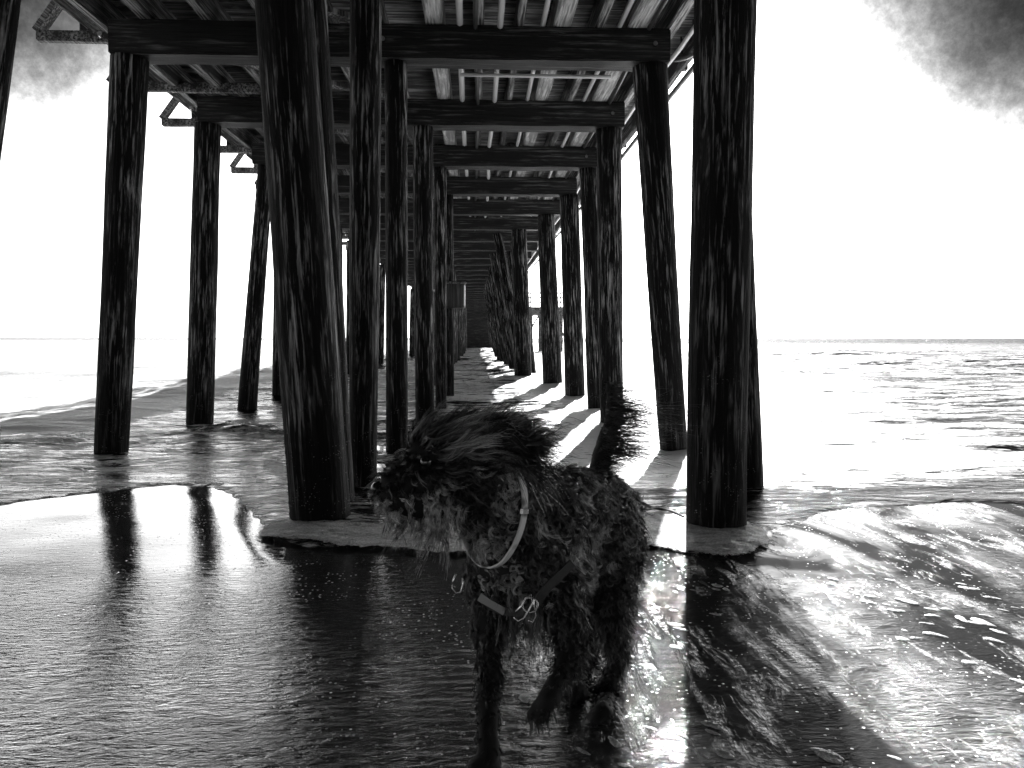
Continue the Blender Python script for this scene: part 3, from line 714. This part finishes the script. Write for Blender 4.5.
ta_ = t.nodes.new('ShaderNodeAttribute'); ta_.attribute_name = 'tone'; t.links.new(ta_.outputs['Fac'], b.inputs['Base Color'])
tone = np.clip(.5+.9*fbm(Lr[:, 0]*16, Lr[:, 1]*16, Lr[:, 2]*16, 2)+rng.normal(0, .30, NL), 0, 1)**4  # highlights of the curls put into the coat colour, lock by lock
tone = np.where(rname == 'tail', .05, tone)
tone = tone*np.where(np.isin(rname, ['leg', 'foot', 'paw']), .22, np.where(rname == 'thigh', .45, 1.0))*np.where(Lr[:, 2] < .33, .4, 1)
tone = tone[idx][:, None]*np.interp(T_, [0, .4, .8, 1], [.04, .5, 1, .9])[None]*.62+.005  # roots coloured dark for the shade between locks
isb = np.repeat((rname[idx] == 'beard') | ((rname[idx] == 'muzzle') & (n_[:, 2] < -.2)), NP-1)
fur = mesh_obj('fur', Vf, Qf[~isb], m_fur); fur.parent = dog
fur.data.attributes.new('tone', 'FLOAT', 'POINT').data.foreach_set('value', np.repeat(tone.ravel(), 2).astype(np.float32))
m_brd, t, b = mat('beard_fur', .2, .36, .6)
t.links.new(ramp(t, noise(t, mapn(t, (40, 40, 40)), 1, 4, .7), [(.36, .02), (.50, .25), (.64, .8)]), b.inputs['Base Color'])
bv, inv = np.unique(Qf[isb], return_inverse=True)
brd = mesh_obj('beard', Vf[bv], inv.reshape(-1, 4), m_brd); brd.parent = dog; brd['label'] = 'paler grey whiskers under the muzzle' 
# ears: hanging flaps blown back
def ear(p0, p1, p2, w0):
    n = 12; V = []; Fs = []
    for i in range(n):
        s = i/(n-1); c = p0*(1-s)**2+p1*2*s*(1-s)+p2*s*s; ww = w0*(.6+.8*math.sin(math.pi*min(s*1.05, 1)**.8))*(1-.55*s)
        for k, (du, dv) in enumerate(((-1, 0), (-.5, .006), (.5, .006), (1, 0), (.5, -.006), (-.5, -.006))): V.append(tuple(c+Vector((.25, 0, .97))*du*ww/2+Vector((0, -1, .1))*dv))
    for i in range(n-1):
        for k in range(6): Fs.append([i*6+k, i*6+(k+1) % 6, (i+1)*6+(k+1) % 6, (i+1)*6+k])
    Fs += [list(range(6)), list(range((n-1)*6, n*6))]
    o = mesh_obj('ear', V, Fs, m_skin); o.parent = dog; o.location = -base
    # its own fringe of long wavy hair streaming to the lee
    K = 1500; s = rng.random(K)**.8; c = np.array([(p0*(1-q)**2+p1*2*q*(1-q)+p2*q*q)[:] for q in s]); 
    wv = rng.uniform(-.5, .5, K)*w0*1.1; root = c+np.outer(wv, (.25, 0, .97))+rng.normal(0, .006, (K, 3))
    dr = np.array([.85, .12, 0])+np.outer(wv/w0, (0, 0, 1.1))+rng.normal(0, .22, (K, 3)); dr[:, 2] -= .25*s; LL = .085*rng.uniform(.5, 1.1, K)*(.6+.5*s)
    lk = np.round(root*55)/55; phs = (vnoise(lk[:, 0]*90, lk[:, 1]*90, lk[:, 2]*90)*6); u2 = np.array([0, .3, 1.]); 
    pp = np.zeros((K, 9, 3))
    for k, tt in enumerate(np.linspace(0, 1, 9)):
        pp[:, k] = root+dr*(LL*tt)[:, None]+np.outer(np.sin(phs+tt*5.5)*.010*tt, u2)+np.outer(LL*tt*tt, (0, 0, -.30))
    tn = np.gradient(pp, axis=1); sd_ = np.cross(tn, rng.normal(0, 1, (K, 1, 3))); sd_ /= np.linalg.norm(sd_, axis=2)[..., None]+1e-9
    wi = (.0010*(1-np.linspace(0, 1, 9)*.8))[None, :, None]
    Ve = np.stack([pp-sd_*wi, pp+sd_*wi], 2).reshape(-1, 3); st = (np.arange(K)*18)[:, None]+np.arange(8)[None]*2
    h = mesh_obj('fur', Ve, np.stack([st, st+1, st+3, st+2], -1).reshape(-1, 4), m_fur)
    h.data.attributes.new('tone', 'FLOAT', 'POINT').data.foreach_set('value', np.repeat(np.clip((vnoise(lk[:, 0]*40, lk[:, 1]*40, lk[:, 2]*40)+.2), .02, 1)**2*.3, 18).astype(np.float32)); h.parent = o; h.location = (0, 0, 0)
ear(at(488, 432, 1.76), at(512, 436, 1.75), at(534, 458, 1.76), .075)
ear(at(482, 440, 1.92), at(500, 440, 1.98), at(516, 452, 2.0), .06)
# nose, eyes
m_nose = mat('dog_nose', .01, .22, .6)[0]; m_eye = mat('dog_eye', .008, .04, .8)[0]
def blob(name, c, r, sc, mt, parent=dog):
    bm = bmesh.new(); bmesh.ops.create_uvsphere(bm, u_segments=20, v_segments=14, radius=r)
    for v in bm.verts:
        v.co = Vector((v.co.x*sc[0], v.co.y*sc[1], v.co.z*sc[2]))
        if name == 'nose' and v.co.z < 0: v.co.x *= 1+v.co.z/r*.35; v.co.y *= 1+v.co.z/r*.35
    me = bpy.data.meshes.new(name); bm.to_mesh(me); bm.free(); me.materials.append(mt); me.polygons.foreach_set('use_smooth', np.ones(len(me.polygons), bool))
    o = bpy.data.objects.new(name, me); COL.objects.link(o); o.parent = parent; o.location = Vector(c)-base; return o
blob('nose', J['muzzle']+Vector((-.038, -.012, .006)), .019, (1, 1.1, .85), m_nose)
blob('eye', at(426, 462, 1.672), .013, (1, 1, 1), m_eye); blob('eye', at(414, 462, 1.80), .011, (1, 1, 1), m_eye)
# ------------------------------------------------------------------ foam
def vmix(name):
    m, t, b = mat(name, .6, .55, .5)
    f = noise(t, mapn(t, (90, 90, 90)), 1, 4, .7)
    f2 = noise(t, mapn(t, (9, 22, 9)), 1, 5, .65, .5)
    mu = t.nodes.new('ShaderNodeMath'); mu.operation = 'MULTIPLY'; t.links.new(ramp(t, f, [(.3, .35), (.6, 1)]), mu.inputs[0]); t.links.new(ramp(t, f2, [(.30, .30), (.6, .9)]), mu.inputs[1])
    t.links.new(mu.outputs[0], b.inputs['Base Color'])
    bump(t, b, f, .8, .01)
    ea = t.nodes.new('ShaderNodeAttribute'); ea.attribute_name = 'edge'
    s1 = t.nodes.new('ShaderNodeMath'); s1.operation = 'MULTIPLY_ADD'; t.links.new(noise(t, mapn(t, (1, 1, 1)), 34, 6, .75, .5), s1.inputs[0]); s1.inputs[1].default_value = 1.6; s1.inputs[2].default_value = -.95
    s2 = t.nodes.new('ShaderNodeMath'); s2.operation = 'ADD'; t.links.new(s1.outputs[0], s2.inputs[0]); t.links.new(ea.outputs['Fac'], s2.inputs[1])
    t.links.new(ramp(t, s2.outputs[0], [(.26, 0), (.38, 1)]), b.inputs['Alpha']); return m
M_FOAM = vmix('foam')
def foam_patch(name, cx, cy, rx, ry, h, seed, thr=.0, n=150):
    """low lumpy mound of foam, ragged outline"""
    xs = np.linspace(-1.25, 1.25, n); X, Y, Q = grid(xs, xs)
    th = np.arctan2(Y, X); rr = np.sqrt(X*X+Y*Y)
    e = 1+.22*fbm(np.cos(th)*2+seed, np.sin(th)*2, 0, 4)
    p = np.clip(1-(rr/e)**2, -.3, 1)
    wx = cx+X*rx; wy = cy+Y*ry
    z = np.where(p > 0, h*np.clip(p, 0, 1)**.45*(.75+.5*fbm(wx*7+seed, wy*9, 0, 4)), p*.2)+.006*fbm(wx*40, wy*40, seed, 2)
    V = np.stack([wx-cx, wy-cy, z], 1)
    keep = (p[Q] > -.28).any(1)
    o = mesh_obj(name, V, Q[keep], M_FOAM); o.location = (cx, cy, 0); return o
foams = []
def swash(name, pts, wd_, h, seed, label=None):
    """bank of foam along a line of ground points"""
    pts = smoothline([Vector(p) for p in pts], 24); n = len(pts); V = []; W = 26
    for i, p in enumerate(pts):
        a = pts[max(i-1, 0)]; c = pts[min(i+1, n-1)]; tdir = (c-a).normalized(); s = Vector((-tdir.y, tdir.x, 0))
        endt = min(1, 6*min(i, n-1-i)/(n-1))**.5
        for k in range(W):
            q = k/(W-1)*2-1
            ww = wd_*(1+.25*float(fbm(p.x*2.2+seed, p.y*2.2, 0, 3)))*(.4+.6*endt)
            x, y = p.x+s.x*q*ww, p.y+s.y*q*ww
            V.append((x, y, q))
    V = np.array(V); q = V[:, 2]; prof = np.sqrt(np.clip(1-q*q, 0, 1))
    en = np.repeat(np.array([min(1, 6*min(i, n-1-i)/(n-1))**.5 for i in range(n)]), W)
    z = h*prof*(.7+.55*fbm(V[:, 0]*6+seed, V[:, 1]*10, 0, 4))*en+.004*fbm(V[:, 0]*45, V[:, 1]*45, 0, 2)-.012
    V = np.stack([V[:, 0], V[:, 1], z], 1)
    i = np.arange(n*W).reshape(n, W); Q = np.stack([i[:-1, :-1], i[:-1, 1:], i[1:, 1:], i[1:, :-1]], -1).reshape(-1, 4)
    return tag(mesh_obj(name, V, Q, M_FOAM), kind='stuff', label=label)
def apron(name, front, back, h, seed, label):
    """thin sheet of foam with a lip at its front edge, between two ground lines"""
    fr = smoothline([Vector(p) for p in front], 30); bk = smoothline([Vector(p) for p in back], 30); n = len(fr)
    bk = [bk[int(i*(len(bk)-1)/(n-1))] for i in range(n)]; W = 60
    A_ = np.array([p[:] for p in fr]); B_ = np.array([p[:] for p in bk]); q = np.linspace(0, 1, W)
    P_ = A_[:, None]+(B_-A_)[:, None]*q[None, :, None]
    X_, Y_ = P_[..., 0].copy(), P_[..., 1].copy()
    Y_ += .16*fbm(X_*2.4+seed, Y_*.5, 0, 6, .6)
    en = np.clip(np.minimum(np.arange(n), n-1-np.arange(n))/(n*.07), 0, 1)[:, None]**.5
    pr_ = np.clip(q/.10, 0, 1)**.5*(1-np.clip((q-.15)/.85, 0, 1)**1.3)
    Z_ = (h*pr_[None]*(.8+.6*fbm(X_*5+seed, Y_*8, 0, 4))*en)+.003*fbm(X_*50, Y_*50, 0, 2)+.006*fbm(X_*22, Y_*22, 3, 3)+.006*(pr_[None] > 0)-.02*(1-en)-.02*(q[None] < .02)-.05*np.clip((q[None]-.8)/.2, 0, 1)
    i = np.arange(n*W).reshape(n, W); Q = np.stack([i[:-1, :-1], i[1:, :-1], i[1:, 1:], i[:-1, 1:]], -1).reshape(-1, 4)
    o = tag(mesh_obj(name, np.stack([X_, Y_, Z_], -1).reshape(-1, 3), Q, M_FOAM), kind='stuff', label=label)
    ed = np.minimum(np.minimum(q[None]/.10, (1-q[None])/.45), en**2*1.0)+0*X_
    o.data.attributes.new('edge', 'FLOAT', 'POINT').data.foreach_set('value', np.clip(ed, 0, 1).astype(np.float32).ravel()); return o
apron('foam', [ground(*q) for q in ((252, 533), (300, 541), (400, 551), (470, 556), (560, 552), (640, 548), (690, 558), (745, 561), (782, 545))],
      [ground(*q) for q in ((262, 526), (300, 516), (400, 517), (470, 518), (560, 516), (640, 510), (700, 512), (745, 518), (772, 530))], .014, 3.3, 'grey foam sheet lapping round the feet of the two thick front piles')
# ------------------------------------------------------------------ far things
m_box = wood('box_paint', 2, .01, .08, .5, .55)
bx = empty('utility_box', (-.62, BY[4]-.32, 0), 'small dark rounded box hung high on a far centre pile inside the pier tunnel', 'box')
zb = 1+(338-297)*BY[4]/F
def roundbox(name, c, rx, ry, h, mt, parent, seg=28, p=3.0):
    V = []; Fs = []
    for z in (-h/2, -h/2+.02, h/2-.02, h/2):
        k_ = .94 if abs(z) == h/2 else 1
        for i in range(seg):
            a = 2*math.pi*i/seg; ca, sa = math.cos(a), math.sin(a)
            V.append((rx*k_*math.copysign(abs(ca)**(2/p), ca), ry*k_*math.copysign(abs(sa)**(2/p), sa), z))
    for r_ in range(3):
        for i in range(seg): Fs.append([r_*seg+i, r_*seg+(i+1) % seg, (r_+1)*seg+(i+1) % seg, (r_+1)*seg+i])
    Fs += [list(range(seg))[::-1], list(range(3*seg, 4*seg))]
    o = mesh_obj(name, V, Fs, mt); o.parent = parent; o.location = Vector(c)-parent.location; return o
roundbox('body', (-.36, BY[4]-.25, zb), .19, .15, .42, m_box, bx)
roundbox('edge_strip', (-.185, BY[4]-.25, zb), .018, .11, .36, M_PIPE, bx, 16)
roundbox('lid', (-.36, BY[4]-.25, zb+.225), .22, .17, .035, M_STR, bx)
stick('bracket', (-.74, BY[4]-.15, zb+.1), (-.36, BY[4]-.15, zb+.1), .05, .05, M_STEEL, bx)
timber('tunnel_end_blocker', (-3.3, BY[-1]+1.2, -.3), (-1.25, BY[-1]+1.35, ZC+.3), M_CAP, seed=91)  # added panels block the bright gap, standing in for further dark bents
timber('tunnel_end_blocker', (-1.0, BY[-1]+1.2, -.3), (1.9, BY[-1]+1.35, ZC+.3), M_CAP, seed=92)
jt = empty('landing_stage', (5.0, 62, 0), 'small far landing stage on piles, glimpsed between the right hand piles', 'jetty')
timber('deck', (3.2, 60.5, 2.75), (7.4, 64, 3.35), M_STR, jt, seed=81)
for x in (3.5, 4.2, 5.0, 5.7, 6.5, 7.2):
    stick('leg', (x, 60.8, -.4), (x, 60.8, 2.75), .36, .36, M_STR, jt); stick('rail_post', (x, 60.7, 3.35), (x, 60.7, 4.4), .1, .1, M_STR, jt)
for z in (3.7, 4.05, 4.4): stick('rail', (3.3, 60.6, z), (7.3, 60.6, z), .07, .09, M_STR, jt)
stick('cross_brace', (3.5, 60.65, .4), (5.0, 60.65, 3.0), .1, .12, M_STR, jt); stick('cross_brace', (7.2, 60.65, .4), (5.7, 60.65, 3.0), .1, .12, M_STR, jt)
V = []; Fs = []; A0 = R(-52)
for k in range(230):
    gx = rng.uniform(.12, 2.1); gy = rng.uniform(1.8, 3.3)
    if fbm(gx*2.3, gy*2.3, 6, 2) < -.05: continue
    gz = float(sand_h(np.array([gx]), np.array([gy]))[0])
    ln = rng.uniform(.006, .030)*(1.6 if rng.random() < .2 else 1); wd2 = ln*rng.uniform(.25, .6); hh_ = min(.0055, wd2*.35); a = A0+rng.normal(0, .25); o_ = len(V); n_, mr_ = 18, 7
    for j in range(mr_):
        p = j/(mr_-1)*math.pi/2
        for i in range(n_):
            q = 2*math.pi*i/n_; rr = math.cos(p)*(1+.16*math.sin(2*q+k)+.12*math.sin(3*q+k*1.7)+.07*math.sin(7*q+k*.6)); x_, y_ = ln*rr*math.cos(q), wd2*rr*math.sin(q)
            V.append((gx+x_*math.cos(a)-y_*math.sin(a), gy+x_*math.sin(a)+y_*math.cos(a), hh_*math.sin(p)*(1+.25*math.sin(i*1.9+j*2.3+k))-.001+gz))
    for j in range(mr_-1):
        for i in range(n_): Fs.append([o_+j*n_+i, o_+j*n_+(i+1) % n_, o_+(j+1)*n_+(i+1) % n_, o_+(j+1)*n_+i])
m_cl, t, b = mat('foam_clump', .6, .5, .5)
fz = noise(t, mapn(t, (160, 160, 160)), 1, 4, .7); t.links.new(ramp(t, fz, [(.3, .25), (.65, .85)]), b.inputs['Base Color']); bump(t, b, fz, .7, .004)
tag(mesh_obj('foam_clumps', V, Fs, m_cl), kind='stuff', label='small clumps of foam scattered over the wet sand right of the dog')
# washed up twigs and kelp by the pile feet
def twig(pix, r, label, seed):
    P_ = [ground(*q) for q in pix]; P_ = smoothline([p+Vector((0, 0, .035+.02*float(vnoise(seed, i*1.7)))) for i, p in enumerate(P_)], 5)
    rr = [r*(1-.6*i/len(P_))*(1+.3*float(vnoise(i*.9, seed))) for i in range(len(P_))]
    o = tube('driftwood_twig', [p[:] for p in P_], rr, M_STR, None, 7)
    tag(o, label, 'twig', 'twigs washed up at the pile feet'); return o
twig(((330, 503), (352, 507), (372, 505), (392, 511)), .008, 'thin bent twig lying in foam beside the big leaning pile', 3)
twig(((338, 514), (358, 516), (380, 521)), .007, 'short straight twig lying nearer than the bent one by the leaning pile', 5)
twig(((638, 505), (652, 513), (668, 517), (684, 521)), .010, 'thick dark twig lying in foam left of the right front pile', 8)
twig(((646, 519), (660, 513), (676, 508)), .006, 'thin twig crossing the thick dark one near the right front pile', 12)
#INSERT
